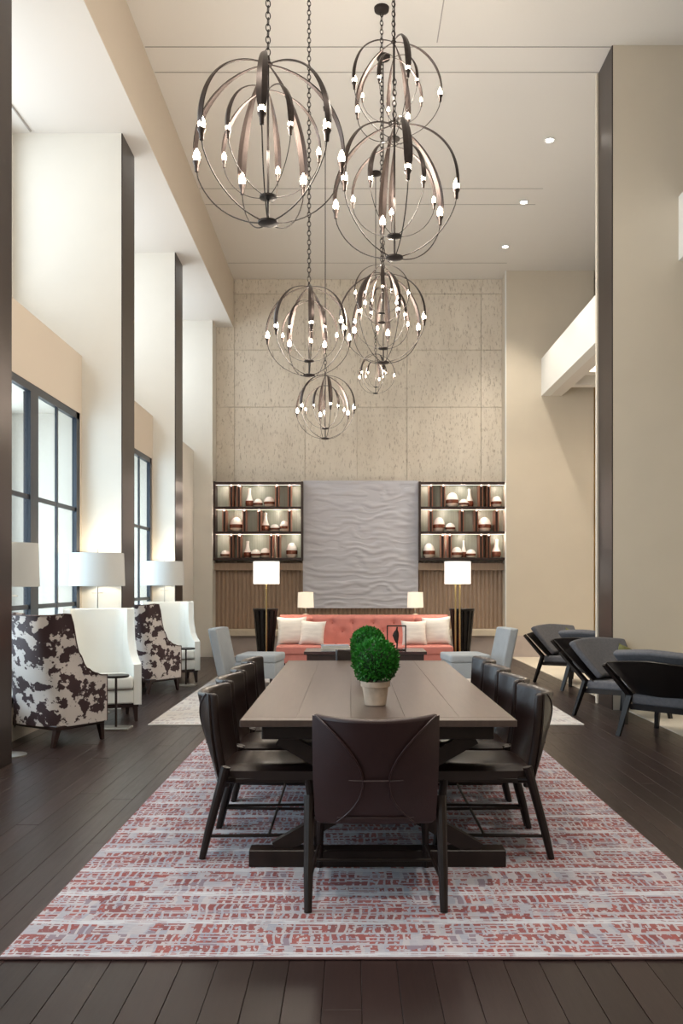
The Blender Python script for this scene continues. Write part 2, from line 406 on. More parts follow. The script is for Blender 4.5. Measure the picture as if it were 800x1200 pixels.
# piers on the left with bronze cheeks
for i, (x, a, b) in enumerate([(-2.62, 2.8, 3.35), (-2.66, 6.26, 6.8), (-2.56, 9.71, 10.25), (-2.67, 13.2, 13.75)]):
    where = ['left pier beside the camera, out of view', 'nearest left pier at the edge of the photo', 'left pier behind the first white wingback chair', 'left pier behind the second white wingback chair'][i]
    p = sbox('trim_%d' % (i+2), (UX, x, a, b, 0, BZ), M_wall_l, 'plaster ' + where, 'pier')
    bm = B(); box(bm, x, x+.012, a, b, 0.0, BZ-.006); obj('bronze_cheek', bm, M_bronze, p, 0)
p = sbox('trim_6', (UX, -2.64, YP, YB, 0, BZ), M_wall_l, 'last left pier beside the stone back wall', 'pier')

# back wall of stone slabs
wb = sbox('wall_back', (-3.9, 6.6, YB+.03, YB+.25, 0, CZ), mat('stone_joint', (.62, .55, .46), .9), 'tall back wall clad in pitted stone slabs', 'wall')
zs = [3.38, 4.86, 5.98, 7.08, CZ]; xs = [-2.64, -2.2, -.55, .12, 1.7, 2.15, 2.96]
xs = [-2.64, -2.28, -.9, .12, 1.1, 2.55, 2.96]
for i in range(len(zs)-1):
    for j in range(len(xs)-1):
        bm = B(); box(bm, xs[j]+.003, xs[j+1]-.003, YB, YB+.03, zs[i]+.003, zs[i+1]-.003, bev=.003)
        obj('stone_slab', bm, M_stone, wb, 0, loc=(0, -random.uniform(0, .004), 0))
# right pier, plinth, ledge
p = sbox('trim_7', (2.96, 4.63, YP, YB+.02, .41, CZ), M_wall, 'broad plaster pier right of the shelving', 'pier')
bm = B(); box(bm, 2.945, 2.965, YP-.004, YP+.05, .41, CZ-.003); obj('corner_bead', bm, M_white, p, 0)
sbox('baseboard_back', (-2.64, 4.63, YP-.02, YB+.02, 0, .41), M_plinth, 'pinkish stone plinth along the foot of the back wall', 'plinth')
sbox('trim_8', (-2.66, 3.05, YP-.10, YB, .41, .52), M_ledge, 'pale stone ledge beneath the fluted panels', 'ledge')
# wood strip wall past the pier
sbox('wall_right', (6.4, 6.6, -1.5, 17.2, 0, CZ), M_wall, 'right side wall of the aisle', 'wall')
bm = B()
x = 4.63
while x < 6.4:
    box(bm, x+.003, x+.147, YB-.02, YB+.02, 0, 6.9); x += .15
obj('wood_boarding', bm, M_gold, wb, 0)

# right column with bronze cheek
p = sbox('trim_9', (2.905, 5.2, 9.65, 10.18, 0, CZ), M_wall, 'wide plaster column on the right with a bronze edge', 'column')
bm = B(); box(bm, 2.893, 2.905, 9.65, 10.18, 0, CZ-.002); obj('bronze_cheek', bm, M_bronze, p, 0)
bm = B(); box(bm, 2.875, 3.0, 10.18, 10.24, 0, CZ-.002); obj('pale_return', bm, M_wall, p, 0)
# mezzanine edge beam and ribs
mz = sbox('trim_10', (3.63, 3.80, 3.0, YP, 4.98, 5.69), M_white, 'white mezzanine edge beam on the right', 'beam')
bm = B(); box(bm, 3.8, 6.4, 3.0, YP, 5.45, 5.69); obj('mezzanine_slab', bm, M_ceil, mz, 0)
bm = B(); box(bm, 3.8, 4.02, 3.0, YP, 4.98, 5.08); obj('soffit_border', bm, M_ceil, mz, 0)
for yy in [10.9+.95*i for i in range(6)]:
    bm = B(); box(bm, 4.02, 6.4, yy, yy+.22, 4.98, 5.45); obj('soffit_rib', bm, M_ceil, mz, 0)
bm = B(); lathe(bm, [(.09, 0), (.09, .012)], 16, (4.45, 14.35, 5.43)); obj('soffit_light', bm, M_down, mz)
point('soffit_glow', (4.45, 14.3, 5.2), 30, (1, .86, .66), .08)
sbox('carpet_strip', (3.05, 6.4, -1.0, YP-.02, -.012, .004), M_carpet).name = 'trim_11'
bpy.data.objects['trim_11']['label'] = 'cream carpet along the right aisle'; bpy.data.objects['trim_11']['category'] = 'carpet'

# recessed ceiling downlights
for i, (x, y, s) in enumerate([(2.67, 11.7, 'nearest'), (2.70, 13.6, 'middle'), (2.73, 15.4, 'farthest')]):
    t = thing('downlight', s + ' of the three small ceiling downlights on the right', 'downlight', (x, y, CZ), 0, 'ceiling downlights')
    bm = B(); lathe(bm, [(.075, -.012), (.055, -.016), (.045, -.002), (.075, -.001)], 20, cap=False); obj('trim_ring', bm, M_white, t)
    bm = B(); lathe(bm, [(.045, -.007), (.045, -.002)], 16); obj('lens', bm, M_down, t)
    l = bpy.data.lights.new('downlight_or_fill_beam', 'SPOT'); l.energy = 220; l.spot_size = 1.6; l.spot_blend = .8; l.color = (1, .9, .75); l.shadow_soft_size = .05
    lo = bpy.data.objects.new('downlight_or_fill_beam', l); C.objects.link(lo); lo.location = (0, 0, -.03); lo.parent = t
# added fill spots under the ceiling near the camera, out of frame, without fixtures
for (x, y) in [(-.9, 1.5), (1.2, 1.5), (-1.6, 5.0), (1.9, 5.0)]:
    l = bpy.data.lights.new('downlight_or_fill_beam', 'SPOT'); l.energy = 260; l.spot_size = 1.9; l.spot_blend = .9; l.color = (1, .92, .8); l.shadow_soft_size = .15
    lo = bpy.data.objects.new('downlight_or_fill_beam', l); C.objects.link(lo); lo.location = (x, y, CZ-.05)

# ------------------------------------------------------------------ back wall fittings
# relief panel
t = thing('relief_panel', 'large pale lavender wavy relief panel centred on the back wall', 'wall art', (.187, 16.93, 2.16))
bm = B()
W2, H2 = 1.115, 1.235
def rel(u, v):
    x, z = (u-.5)*2*W2, (v-.5)*2*H2
    e = min(1, min(u, 1-u)*30, min(v, 1-v)*40)
    wv = noise.noise(Vector((x*2.2, z*9, 1.3)))*.8+noise.noise(Vector((x*4.5, z*20, 7)))*.6
    sh = math.sin(z*40+noise.noise(Vector((x*2.4, z*3, 3)))*8)
    return Vector((x, -.075-e*(.018*wv+.006*sh), z))
V = grid(bm, rel, 80, 160)
bd = B()
obj('relief_face', bm, M_reliefm, t, 60)
box(bd, -W2, W2, -.07, .025, -H2, H2); obj('panel_body', bd, M_reliefm, t, 0)
# fluted oak panels
t = thing('fluted_panelling', 'ribbed oak panelling below the shelves on the back wall', 'panelling', (0, 0, 0))
bm = B(); box(bm, -2.64, 2.96, 16.99, YB-.001, .52, 3.37); obj('backing', bm, M_flute, t, 0)
bm = B()
x = -2.62
while x < 2.94:
    ring = []
    n = 5
    pts = [(x+.0+.075*i/n, 16.99-.03*math.sin(PI*i/n)) for i in range(n+1)]
    lo_ = [bm.verts.new((px, py, .525)) for px, py in pts]; hi_ = [bm.verts.new((px, py, 1.84)) for px, py in pts]
    for i in range(n): bm.faces.new((lo_[i], lo_[i+1], hi_[i+1], hi_[i]))
    x += .082
o = obj('ribs', bm, M_flute, t, 50); o['kind'] = 'stuff'
for va, vb in ((-2.64, -.93), (1.305, 2.96)):
    bm = B(); box(bm, va, vb, 16.84, 16.99, 1.66, 1.80); obj('valance', bm, M_flute, t, 0)

def px(x, s): return (x-HX)/s
SS = 61.2; YS = F/SS           # shelving front plane
vases = {}
def shelving(side, x0p, x1p, rows, vz):
    X0, X1 = px(x0p, SS), px(x1p, SS); zt = [CH+(HY-y)/SS for y in (566, 595, 624, 655)]
    t = thing('display_shelving', 'dark metal display shelving with lit copper dividers, %s of the relief panel' % side, 'shelving', ((X0+X1)/2, YS, zt[3]), 0, 'display shelving')
    ox, oy, oz = t.location; D = .30
    def part(name, dims, m, bev=0):
        bm = B(); box(bm, dims[0]-ox, dims[1]-ox, dims[2]-oy, dims[3]-oy, dims[4]-oz, dims[5]-oz, bev=bev); return obj(name, bm, m, t, 0)
    part('side_panel', (X0, X0+.04, YS, YS+D, zt[3]-.03, zt[0]+.03), M_shelf); part('side_panel', (X1-.04, X1, YS, YS+D, zt[3]-.03, zt[0]+.03), M_shelf)
    for k, z in enumerate(zt):
        part('shelf_board', (X0+.04, X1-.04, YS, YS+D, z-.022-(.01 if k == 0 else 0), z+.022), M_shelf)
        if k < 3: part('light_strip', (X0+.05, X1-.05, YS+.03, YS+.036, z-.040, z-.033), M_led)
        if k < 3:
            for fx in (.1, .3, .5, .7, .9): point('shelf_light', (X0+(X1-X0)*fx-ox, .035, z-.06-oz), 1.5, (1, .84, .70), .02, t)
    part('back_panel', (X0, X1, YS+D, YS+D+.02, zt[3]-.03, zt[0]+.03), M_backp)
    bm = B(); x = X0+.05
    while x < X1-.05:
        box(bm, x-ox, x+.02-ox, D-.008, D, zt[3]-oz, zt[0]-oz); x += .045
    o = obj('back_ribs', bm, M_backp, t, 0); o['kind'] = 'stuff'
    for r, ds in enumerate(rows):
        for d in ds:
            xx = px(d, SS)
            part('divider', (xx-.014, xx+.014, YS+.005, YS+D, zt[r+1]+.022, zt[r]-.022), M_shelf)
            for sg in (-1, 1):
                part('copper_fin', (xx+sg*.03-.006, xx+sg*.03+.006, YS+.02, YS+D-.01, zt[r+1]+.022, zt[r]-.041), M_copper)
            part('spot_lens', (xx-.016, xx+.016, YS-.004, YS+.0045, zt[r]-.065, zt[r]-.030), M_led)
    rown = ['top', 'middle', 'bottom']; ordn = ['leftmost', 'second from left', 'third from left', 'fourth from left', 'rightmost']
    for r, vs in enumerate(vz):
        vs = sorted(vs, key=lambda v: v[1])
        for i, (kind, xc, wpx, hpx, dy) in enumerate(vs):
            name_o = 'rightmost' if i == len(vs)-1 else ordn[i]
            kn = {'b': 'tall bottle vase', 'd': 'domed jar', 'l': 'low squat bowl vase'}[kind]
            lab = 'white and copper %s, %s on %s row of %s shelving' % (kn, name_o, rown[r], side)
            w, h = wpx/SS, hpx/SS
            v = make_vase(kind, w, h); v.location = (px(xc, SS), YS+.13+dy, zt[r+1]+.022)
            tag(v, lab, 'vase', 'white and copper vases on the back wall shelves')
def make_vase(kind, w, h):
    r = w/2
    if kind == 'b': prof = [(.55, 0), (.85, .05), (1, .18), (.95, .34), (.62, .52), (.42, .68), (.36, .85), (.42, .97), (.36, 1)]
    elif kind == 'd': prof = [(.55, 0), (.78, .08), (.97, .25), (1, .42), (.93, .62), (.74, .82), (.46, .95), (.2, 1)]
    else: prof = [(.5, 0), (.82, .12), (1, .38), (.95, .62), (.72, .85), (.4, .97), (.2, 1)]
    z1, z2 = (.05, .34) if kind == 'b' else (.24, .50)
    def rad(z):
        for (ra, za), (rb, zb) in zip(prof, prof[1:]):
            if za <= z <= zb: return ra+(rb-ra)*(z-za)/(zb-za)
        return prof[-1][0]
    def seg(a, b, n):
        zz = sorted({a, b} | {z for _, z in prof if a < z < b} | {a+(b-a)*i/n for i in range(n+1)})
        return [(rad(z)*r, z*h) for z in zz]
    bm = B(); lathe(bm, seg(z2, 1, 6), 18); top = obj('vase', bm, M_vase)
    bm = B(); lathe(bm, seg(z1, z2, 4), 18); obj('copper_band', bm, M_band, top)
    bm = B(); lathe(bm, seg(0, z1, 3), 18); obj('vase_foot', bm, M_vbase, top)
    return top
c3 = lambda v: v/4.444+240
c4 = lambda v: v/4.21+420
shelving('left', 249.5, 355, [[c3(v) for v in (137, 175, 375, 440)], [c3(v) for v in (100, 205, 283, 440)], [c3(v) for v in (137, 178, 345, 382)]],
  [[('b', c3(228), 9.5, 22, 0), ('d', c3(273), 11, 10, .02), ('d', c3(332), 13, 12.5, 0)],
   [('d', c3(158), 15.5, 17, 0), ('b', c3(312), 10, 22, 0), ('l', c3(360), 12, 9, .03), ('d', c3(412), 12, 13, 0)],
   [('l', c3(103), 13, 9, 0), ('b', c3(217), 10, 20, .04), ('l', c3(262), 12, 10, -.03), ('l', c3(310), 12, 12, .03), ('d', c3(450), 13.5, 18, 0)]])
shelving('right', 490.5, 595, [[c4(v) for v in (357, 418, 605, 642)], [c4(v) for v in (357, 510, 582, 682)], [c4(v) for v in (415, 450, 605, 642)]],
  [[('d', c4(465), 15, 17, -.02), ('l', c4(520), 12, 9, -.06), ('b', c4(553), 9.5, 22, .06), ('d', c4(685), 13, 13, 0)],
   [('d', c4(400), 14, 17, 0), ('l', c4(455), 12, 10, -.03), ('d', c4(627), 15.5, 17, 0)],
   [('d', c4(350), 14.5, 17, 0), ('d', c4(488), 13, 13, -.02), ('b', c4(525), 7.5, 21, .07), ('l', c4(557), 12, 10, -.05), ('b', c4(685), 11, 22, 0)]])

# ------------------------------------------------------------------ chandeliers
def arm_mesh():
    """unit radius, lies in +X half plane; broad leaf-like blade from the crown to just below the equator"""
    bm = B(); n = 22; tE = math.radians(99); th = .010; rings = []
    for i in range(n+1):
        t = i/n; a = .02+t*(tE-.02)
        wv = .007+.058*math.sin(min(1, t*1.05)*PI*.62)**1.6*(1 if t < .9 else (1-(t-.9)*6.5))
        p = Vector((math.sin(a), 0, math.cos(a))); nrm = p.copy()
        cup = wv*.35
        rings.append([bm.verts.new(p+Vector((0, -wv, 0))-nrm*cup), bm.verts.new(p), bm.verts.new(p+Vector((0, wv, 0))-nrm*cup),
                      bm.verts.new(p+Vector((0, wv, 0))-nrm*(cup+th)), bm.verts.new(p-nrm*th), bm.verts.new(p+Vector((0, -wv, 0))-nrm*(cup+th))])
    for i in range(n):
        for j in range(6): bm.faces.new((rings[i][j], rings[i][(j+1) % 6], rings[i+1][(j+1) % 6], rings[i+1][j]))
    bm.faces.new(rings[0][::-1]); bm.faces.new(rings[-1]); return bm
aE = math.radians(99); SX, SZ = math.sin(aE)*.965, math.cos(aE)
arm0 = obj('arm', arm_mesh(), M_iron); 
bm = B(); lathe(bm, [(.018, -.115), (.026, -.11), (.032, -.03), (.054, .015), (.054, .02), (.02, .02)], 12, (SX, 0, SZ)); sock0 = obj('socket', bm, M_iron)
bm = B(); lathe(bm, [(.020, .02), (.040, .045), (.047, .08), (.040, .12), (.020, .165), (.004, .19)], 12, (SX, 0, SZ)); bulb0 = obj('bulb', bm, M_bulb)
bm = B(); pts = [(SX, 0, SZ-.10)]
for i in range(1, 15):
    a = math.radians(106)+(math.radians(178)-math.radians(106))*i/14; pts.append((math.sin(a), 0, math.cos(a)))
tube(bm, pts, .0085, 6); wire0 = obj('lower_rod', bm, M_iron_d)
protos = (arm0, sock0, bulb0, wire0)
bm = B()
def link(bm, z, L, r, rot):
    pts = []
    for k in range(10):
        a = 2*PI*k/10; x, zz = math.cos(a)*L*.30, math.sin(a)*L*.5
        pts.append((x*math.cos(rot), x*math.sin(rot), z+zz))
    tube(bm, pts, r, 5, closed=True)
def chandelier(cx, cy, Rp, s, no, ni, ph, label, chain=True, cr=.08):
    R = Rp/s; Y = F/s; X = (cx-HX)/s; Z = CH+(HY-cy)/s
    t = thing('orb_chandelier', label, 'chandelier', (X, Y, Z), 0, 'bronze orb chandeliers hanging over the hall')
    for ring, (n, k, p0) in enumerate(((no, 1.0, ph), (ni, .68, ph+.5))):
        for i in range(n):
            az = p0+2*PI*i/n-PI/2
            a = inst(arm0, 'arm', t, (0, 0, 0), (0, 0, az), (R*k,)*3)
            up = 1.0 if k == 1 else 1.25
            inst(sock0, 'socket', a); inst(bulb0, 'bulb', a); inst(wire0, 'lower_rod', a)
        bm = B(); hr = .13*R if k == 1 else .11*R
        lathe(bm, [(hr*.4, -.03*R), (hr, -.012*R), (hr, .012*R), (hr*.3, .04*R)], 20, (0, 0, -R*k)); obj('lower_hub', bm, M_iron_d, t)
    bm = B(); lathe(bm, [(.05*R, -.02*R), (.06*R, 0), (.03*R, .03*R), (.02*R, .10*R)], 14, (0, 0, R)); obj('crown_cap', bm, M_iron, t)
    bm = B(); tube(bm, [(0, 0, R), (0, 0, -R)], .013*R+.001, 8); obj('centre_rod', bm, M_iron_d, t)
    z = R+.10*R+.01; top = CZ-Z
    if chain:
        bm = B(); L = .058; n = 0; stop = top-.03
        while z < stop: link(bm, z+L*.35, L, .0042, PI/2*(n % 2)+.4); z += L*.78; n += 1
        obj('chain', bm, M_iron_d, t)
    else:
        bm = B(); n = 0; L = .058
        while n < 7: link(bm, z+L*.35, L, .0042, PI/2*(n % 2)+.4); z += L*.78; n += 1
        obj('chain', bm, M_iron_d, t)
        bm = B(); tube(bm, [(0, 0, z-.02), (0, 0, top-.03)], .006, 6); obj('down_rod', bm, M_iron_d, t)
    bm = B(); lathe(bm, [(.02, top-.05), (cr-.005, top-.03), (cr, top-.001)], 20); obj('canopy', bm, M_iron_d, t)
    point('chandelier_glow', (0, 0, -.05), 30*R*2, (1, .88, .74), .3*R, t)
chandelier(314, 168, 93, 157, 7, 5, .02, 'largest orb chandelier, hanging lowest in front at upper left')
chandelier(461, 106, 57, 127.5, 5, 5, .25, 'top right orb chandelier, above the wide one')
chandelier(462, 224, 78, 140, 6, 5, .15, 'wide right orb chandelier directly under the top right one', False)
chandelier(362, 388, 52, 119, 7, 5, .1, 'left orb chandelier between the largest one and the lowest one')
chandelier(449, 373, 52, 103.5, 7, 5, .3, 'middle right orb chandelier overlapping a smaller one inside it', False)
chandelier(447, 344, 34, 113, 5, 4, .0, 'small orb chandelier overlapped by the middle right one')
chandelier(440, 438, 23, 80.7, 5, 4, .4, 'smallest orb chandelier, hanging below the middle right one', False)
chandelier(381, 477, 37, 93.6, 6, 5, .2, 'lowest orb chandelier, in front of the stone wall', False, .028)
for p in protos: bpy.data.objects.remove(p)

# ------------------------------------------------------------------ rugs
def rug(name, x0, x1, y0, y1, m, label, bind):
    cx, cy = (x0+x1)/2, (y0+y1)/2
    t = thing(name, label, 'rug', (cx, cy, 0))
    bm = B(); box(bm, x0-cx, x1-cx, y0-cy, y1-cy, .001, .012, bev=.003); obj('pile', bm, m, t, 0)
    bm = B()
    hx, hy = (x1-x0)/2, (y1-y0)/2
    for a, b in (((-hx, -hy), (hx, -hy)), ((hx, -hy), (hx, hy)), ((hx, hy), (-hx, hy)), ((-hx, hy), (-hx, -hy))):
        tube(bm, [(a[0], a[1], .006), (b[0], b[1], .006)], .0055, 6)
    obj('bound_edge', bm, bind, t)
rug('area_rug', -1.31, 1.61, F/315, 7.76, M_rug, 'red and grey woven rug under the long dining table', mat('rug_binding', (.12, .06, .06), .9))
rug('area_rug', -2.0, 2.3, 8.6, 13.9, M_rug2, 'pale grey patterned rug under the sofa and coffee table', mat('rug_binding_pale', (.6, .58, .56), .9))

# ------------------------------------------------------------------ dining table
TC = .13; TZ = .755; TY0, TY1 = 4.11, 7.31
t = thing('dining_table', 'long dark walnut trestle dining table with a flat top', 'table', (TC, (TY0+TY1)/2, .012))
z0 = .012
hl = (TY1-TY0)/2
for i in range(5):
    w5 = 1.31/5; xa = -.655+w5*i
    bm = B(); box(bm, xa+.0002, xa+w5-.0002, -hl+.09, hl-.09, TZ-.032-z0, TZ-z0, bev=.0015); obj('top_board', bm, M_tabletop, t, 0)
for sg in (-1, 1):
    bm = B(); box(bm, -.655, .655, min(sg*hl, sg*(hl-.0885)), max(sg*hl, sg*(hl-.0885)), TZ-.032-z0, TZ-z0, bev=.002); obj('breadboard_end', bm, M_tabletop, t, 0)
bm = B(); box(bm, -.56, .56, -hl+.08, hl-.08, TZ-.105-z0, TZ-.032-z0, bev=.004); obj('apron', bm, M_dwood, t, 0)
for sg in (-1, 1):
    yy = sg*(hl-.2)
    bm = B(); box(bm, -.63, .63, yy-.05, yy+.05, 0, .082, bev=.004); obj('foot_beam', bm, M_dwood, t, 0)
    for d in (-1, 1):
        bm = B(); beam(bm, (-.50*d, yy+.012*d, .075), (.48*d, yy+.012*d, TZ-.11-z0), .055, .075); obj('diagonal_brace', bm, M_dwood, t, 0)
bm = B(); box(bm, -.035, .035, -hl+.2, hl-.2, .33, .42, bev=.004); obj('long_stretcher', bm, M_dwood, t, 0)

# ------------------------------------------------------------------ dining chairs
def dining_chair(name, label, m):
    t = thing(name, label, 'chair', (0, 0, 0), 0, 'leather dining chairs around the long table')
    zb, zt = .35, .835
    def S(u, v, off=0):        # u -1..1 across, v 0..1 bottom..top ; bulges backwards in the middle
        hw = .272+.004*math.sin(v*PI)-.012*(1-v)
        y = -.240-.055*v-(.030+.080*v)*(1-abs(u)**2.2)-.012*math.sin(v*PI)
        y += .03*max(0, v-.90)/.10*0
        z = zb+(zt-zb)*v-(.012*(1-u*u) if v > .97 else 0)
        nx = -.11*u*-1; n = Vector((u*.35, -1, .08)).normalized()
        return Vector((u*hw, y, z))+n*off, n
    bm = B(); slab(bm, lambda a, b: S(a*2-1, b), 16, 14, .046)
    o = obj('backrest', bm, m, t, 60); bv = o.modifiers.new('round', 'BEVEL'); bv.width = .018; bv.segments = 3; bv.limit_method = 'ANGLE'; bv.angle_limit = 1.0
    # leather wrap flaps with butterfly edge, on the outer face
    def cu(v):
        if v > .42: k = (v-.42)/.58; return .20+.76*k**1.7
        k = (.42-v)/.42; return .20+.50*k**2.2
    for sg in (-1, 1):
        bm = B()
        def fl_(a, b, sg=sg):
            v = .03+b*.955; c = cu(v); u = c+(.985-c)*a
            p, n = S(sg*u, v, .009); return p, n
        slab(bm, fl_, 8, 24, .007); f = obj('wrap_flap', bm, m, t, 60)
        bm = B(); tube(bm, [S(sg*cu(.03+.955*i/30), .03+.955*i/30, .010)[0] for i in range(31)], .0045, 6); obj('seam_welt', bm, m, f)
    bm = B(); tube(bm, [S(-.42+.84*i/10, .425, .010)[0] for i in range(11)], .004, 6); obj('cross_seam', bm, m, t)
    bm = B(); tube(bm, [S(-.62+1.24*i/12, .07, .006)[0] for i in range(13)], .006, 6); obj('lower_seam', bm, m, t)
    # seat: gently dished cushion
    bm = B()
    def st(a, b):
        x = (a-.5)*.53; y = -.25+b*.50; e = min(1, min(a, 1-a)*7)*min(1, min(b, 1-b)*7)
        return Vector((x*(1-.06*(1-b)), y, .437+.028*math.sqrt(max(0, e))-.012*math.sin(PI*a)*math.sin(PI*b))), Vector((0, 0, 1))
    slab(bm, st, 14, 14, .045); obj('seat', bm, m, t, 60)
    bm = B()
    box(bm, -.255, .255, -.215, .225, .375, .400, bev=.004); obj('seat_frame', bm, M_dwood, t, 0)
    for sg in (-1, 1):
        bm = B(); tube(bm, [(sg*.287, -.335, 0), (sg*.287, -.30, .15), (sg*.287, -.215, .465)], [.017, .021, .024], 10); obj('leg', bm, M_dwood, t)
        bm = B(); tube(bm, [(sg*.262, .255, 0), (sg*.255, .225, .2), (sg*.245, .20, .395)], [.015, .019, .022], 10); obj('leg', bm, M_dwood, t)
        bm = B(); tube(bm, [(sg*.285, -.305, .115), (sg*.260, .238, .115)], .0085, 8); obj('side_stretcher', bm, M_dwood, t)
        bm = B(); tube(bm, [(sg*.287, -.225, .40), (sg*.25, -.18, .39)], .016, 8); obj('leg_pin', bm, M_dwood, t)
    bm = B(); tube(bm, [(-.272, .0, .115), (.272, .0, .115)], .0075, 8); obj('cross_stretcher', bm, M_dwood, t)
    return t
CZ0 = .012
near = dining_chair('dining_chair', 'oxblood leather dining chair at the near head of the table, seen from behind', M_leather_b)
near.location = (.106, 4.01, CZ0)
side = dining_chair('dining_chair', 'x', M_leather); side.scale = (.965, 1, 1)
nm = ['nearest of four', 'second nearest', 'third nearest', 'farthest of four']
for k in range(4):
    yy = 4.665+.603*k
    for sd, rz in (('left', -PI/2), ('right', PI/2)):
        X = TC-.545 if sd == 'left' else TC+.545
        lab = 'dark leather dining chair on the %s side of the table, %s' % (sd, nm[k])
        if k == 0 and sd == 'left': side.location = (X, yy, CZ0); side.rotation_euler = (0, 0, rz); side['label'] = lab
        else: dup(side, (X, yy, CZ0), rz, lab)
dup(side, (.13, 7.10, CZ0), PI, 'dark leather dining chair at the far head of the table, by the sofa')

# ------------------------------------------------------------------ boxwood balls in pots
def plant(loc, rb, zc, label, sc=1):
    t = thing('potted_boxwood', label, 'plant', loc, 0, 'clipped boxwoods on the dining table')
    bm = B(); lathe(bm, [(.052, 0), (.056, .004), (.070, .098), (.078, .100), (.079, .128), (.070, .128), (.068, .10), (.03, .10)], 28); obj('pot', bm, M_pot, t)
    bm = B(); lathe(bm, [(.068, .101), (.068, .114)], 20); obj('soil', bm, M_soil, t)
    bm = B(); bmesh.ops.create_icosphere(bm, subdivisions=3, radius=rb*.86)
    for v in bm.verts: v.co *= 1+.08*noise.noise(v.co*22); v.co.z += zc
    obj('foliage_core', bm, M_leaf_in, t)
    bm = B(); rnd = random.Random(int(rb*1e5))
    for i in range(3600):
        d = Vector((rnd.gauss(0, 1), rnd.gauss(0, 1), rnd.gauss(0, 1))).normalized()
        if d.z < -.8: continue
        r = rb*(.84+.20*rnd.random()+.07*noise.noise(d*4))
        if d.z > 0: r *= 1+.06*d.z
        p = Vector((d.x*r, d.y*r, d.z*r+zc))
        a = (d+Vector((rnd.gauss(0, .6), rnd.gauss(0, .6), rnd.gauss(0, .6)+.3))).normalized()
        s = a.cross(Vector((rnd.random(), rnd.random(), rnd.random()))).normalized(); L = .014+rnd.random()*.008; wd = L*.30
        q = [bm.verts.new(p), bm.verts.new(p+a*L*.5+s*wd), bm.verts.new(p+a*L), bm.verts.new(p+a*L*.5-s*wd)]
        bm.faces.new(q)
    o = obj('leaves', bm, M_leaf, t, 0); o['kind'] = 'stuff'
    bm = B(); tube(bm, [(0, 0, .11), (0, 0, zc)], .009, 8); obj('stem', bm, M_clegs, t)
plant((.13, 4.63, TZ), .114, .228, 'green clipped boxwood in a cream pot, nearest on the dining table')
plant((.11, 5.72, TZ), .104, .245, 'second clipped boxwood, behind the nearest one on the dining table')

# ------------------------------------------------------------------ wingback chairs
def wingback(name, label, m, pm, group):
    t = thing(name, label, 'chair', (0, 0, 0), 0, group)
    # plan path (x,y) from arm front round the back
    half = [(0, -.33), (.15, -.325), (.26, -.30), (.335, -.235), (.352, -.16), (.357, -.11), (.36, -.06), (.363, .0), (.366, .09), (.366, .17), (.36, .235)]
    tops = [1.00, 1.0, 1.0, 1.0, 1.01, 1.005, .80, .66, .61, .585, .58]
    path = [(-x, y) for x, y in half[::-1]]+half[1:]; th_ = tops[::-1]+tops[1:]
    n = len(path)-1
    def fn(a, b):
        k = a*n; i = min(int(k), n-1); f = k-i
        x = path[i][0]*(1-f)+path[i+1][0]*f; y = path[i][1]*(1-f)+path[i+1][1]*f
        f2 = f*f*(3-2*f); top = th_[i]*(1-f2)+th_[i+1]*f2+.13*(1 if top_flag(k, n) else 0)
        zlo = .17; z = zlo+(top-zlo)*b
        nrm = Vector((x*1.0, y*.9, 0)).normalized() if abs(x) < .33 else Vector((math.copysign(1, x), -.25 if y < -.1 else 0, 0)).normalized()
        back = max(0, min(1, (-y-.0)/.3)); zz = max(0, z-.45)
        y2 = y-back*.24*zz; x2 = x*(1+.14*back*max(0, z-.75)/.38-.06*(1-abs(back-.5)*2)*max(0, min(1, (z-.5)/.2)))
        y2 += .0; x2 *= 1-.05*max(0, (.5-z))*back
        return Vector((x2, y2, z)), nrm
    def top_flag(k, n): return False
    for i in range(len(th_)): 
        if th_[i] > .9: th_[i] += .13
    bm = B(); slab(bm, fn, 48, 16, .075); o = obj('shell', bm, m, t, 70)
    bv = o.modifiers.new('round', 'BEVEL'); bv.width = .016; bv.segments = 3; bv.limit_method = 'ANGLE'; bv.angle_limit = 1.0
    bm = B(); tube(bm, [fn(i/60, 1)[0]+Vector((0, 0, .002)) for i in range(61)], .006, 6)
    for a in (0.001, .999): tube(bm, [fn(a, j/10)[0] for j in range(11)], .005, 6)
    obj('piping', bm, pm, o)
    bm = B(); box(bm, -.285, .285, -.235, .245, .185, .325, bev=.02, seg=3); obj('seat_base', bm, m, t, 40)
    bm = B(); box(bm, -.283, .283, -.225, .265, .330, .465, bev=.04, seg=4); c = obj('seat_cushion', bm, m, t, 60)
    bm = B(); tube(bm, [(-.27, .260, .335), (.27, .260, .335)], .004, 6); obj('cushion_seam', bm, M_pipe, c)
    bm = B(); box(bm, -.34, .34, -.30, .225, .145, .185, bev=.006); obj('base_rail', bm, M_clegs, t, 0)
    for sx in (-1, 1):
        for sy in (-1, 1):
            bm = B(); fy = .20 if sy > 0 else -.27
            beam(bm, (sx*.305, fy, .15), (sx*(.315), fy+(.015 if sy > 0 else -.05), 0), .05, .05, .55, up=(0, 1, 0)); obj('leg', bm, M_clegs, t, 0)
    return t
cow = wingback('wingback_chair', 'brown and white cowhide wingback chair nearest the camera, turned away at far left', M_cow, M_pipe, 'cowhide wingback chairs')
cow.location = (-2.62, 7.83, 0); cow.rotation_euler = (0, 0, -math.radians(33))
dup(cow, (-2.66, 11.45, 0), -math.radians(33), 'farther brown and white cowhide wingback chair, left of the second white one')
wht = wingback('wingback_chair', 'white leather wingback chair facing the camera, between the two cowhide chairs', M_white_leather, M_white_leather, 'white wingback chairs')
wht.location = (-2.56, 8.93, 0); wht.rotation_euler = (0, 0, PI+math.radians(24))
dup(wht, (-2.57, 12.44, 0), PI+math.radians(24), 'farther white leather wingback chair, behind the second cowhide one')

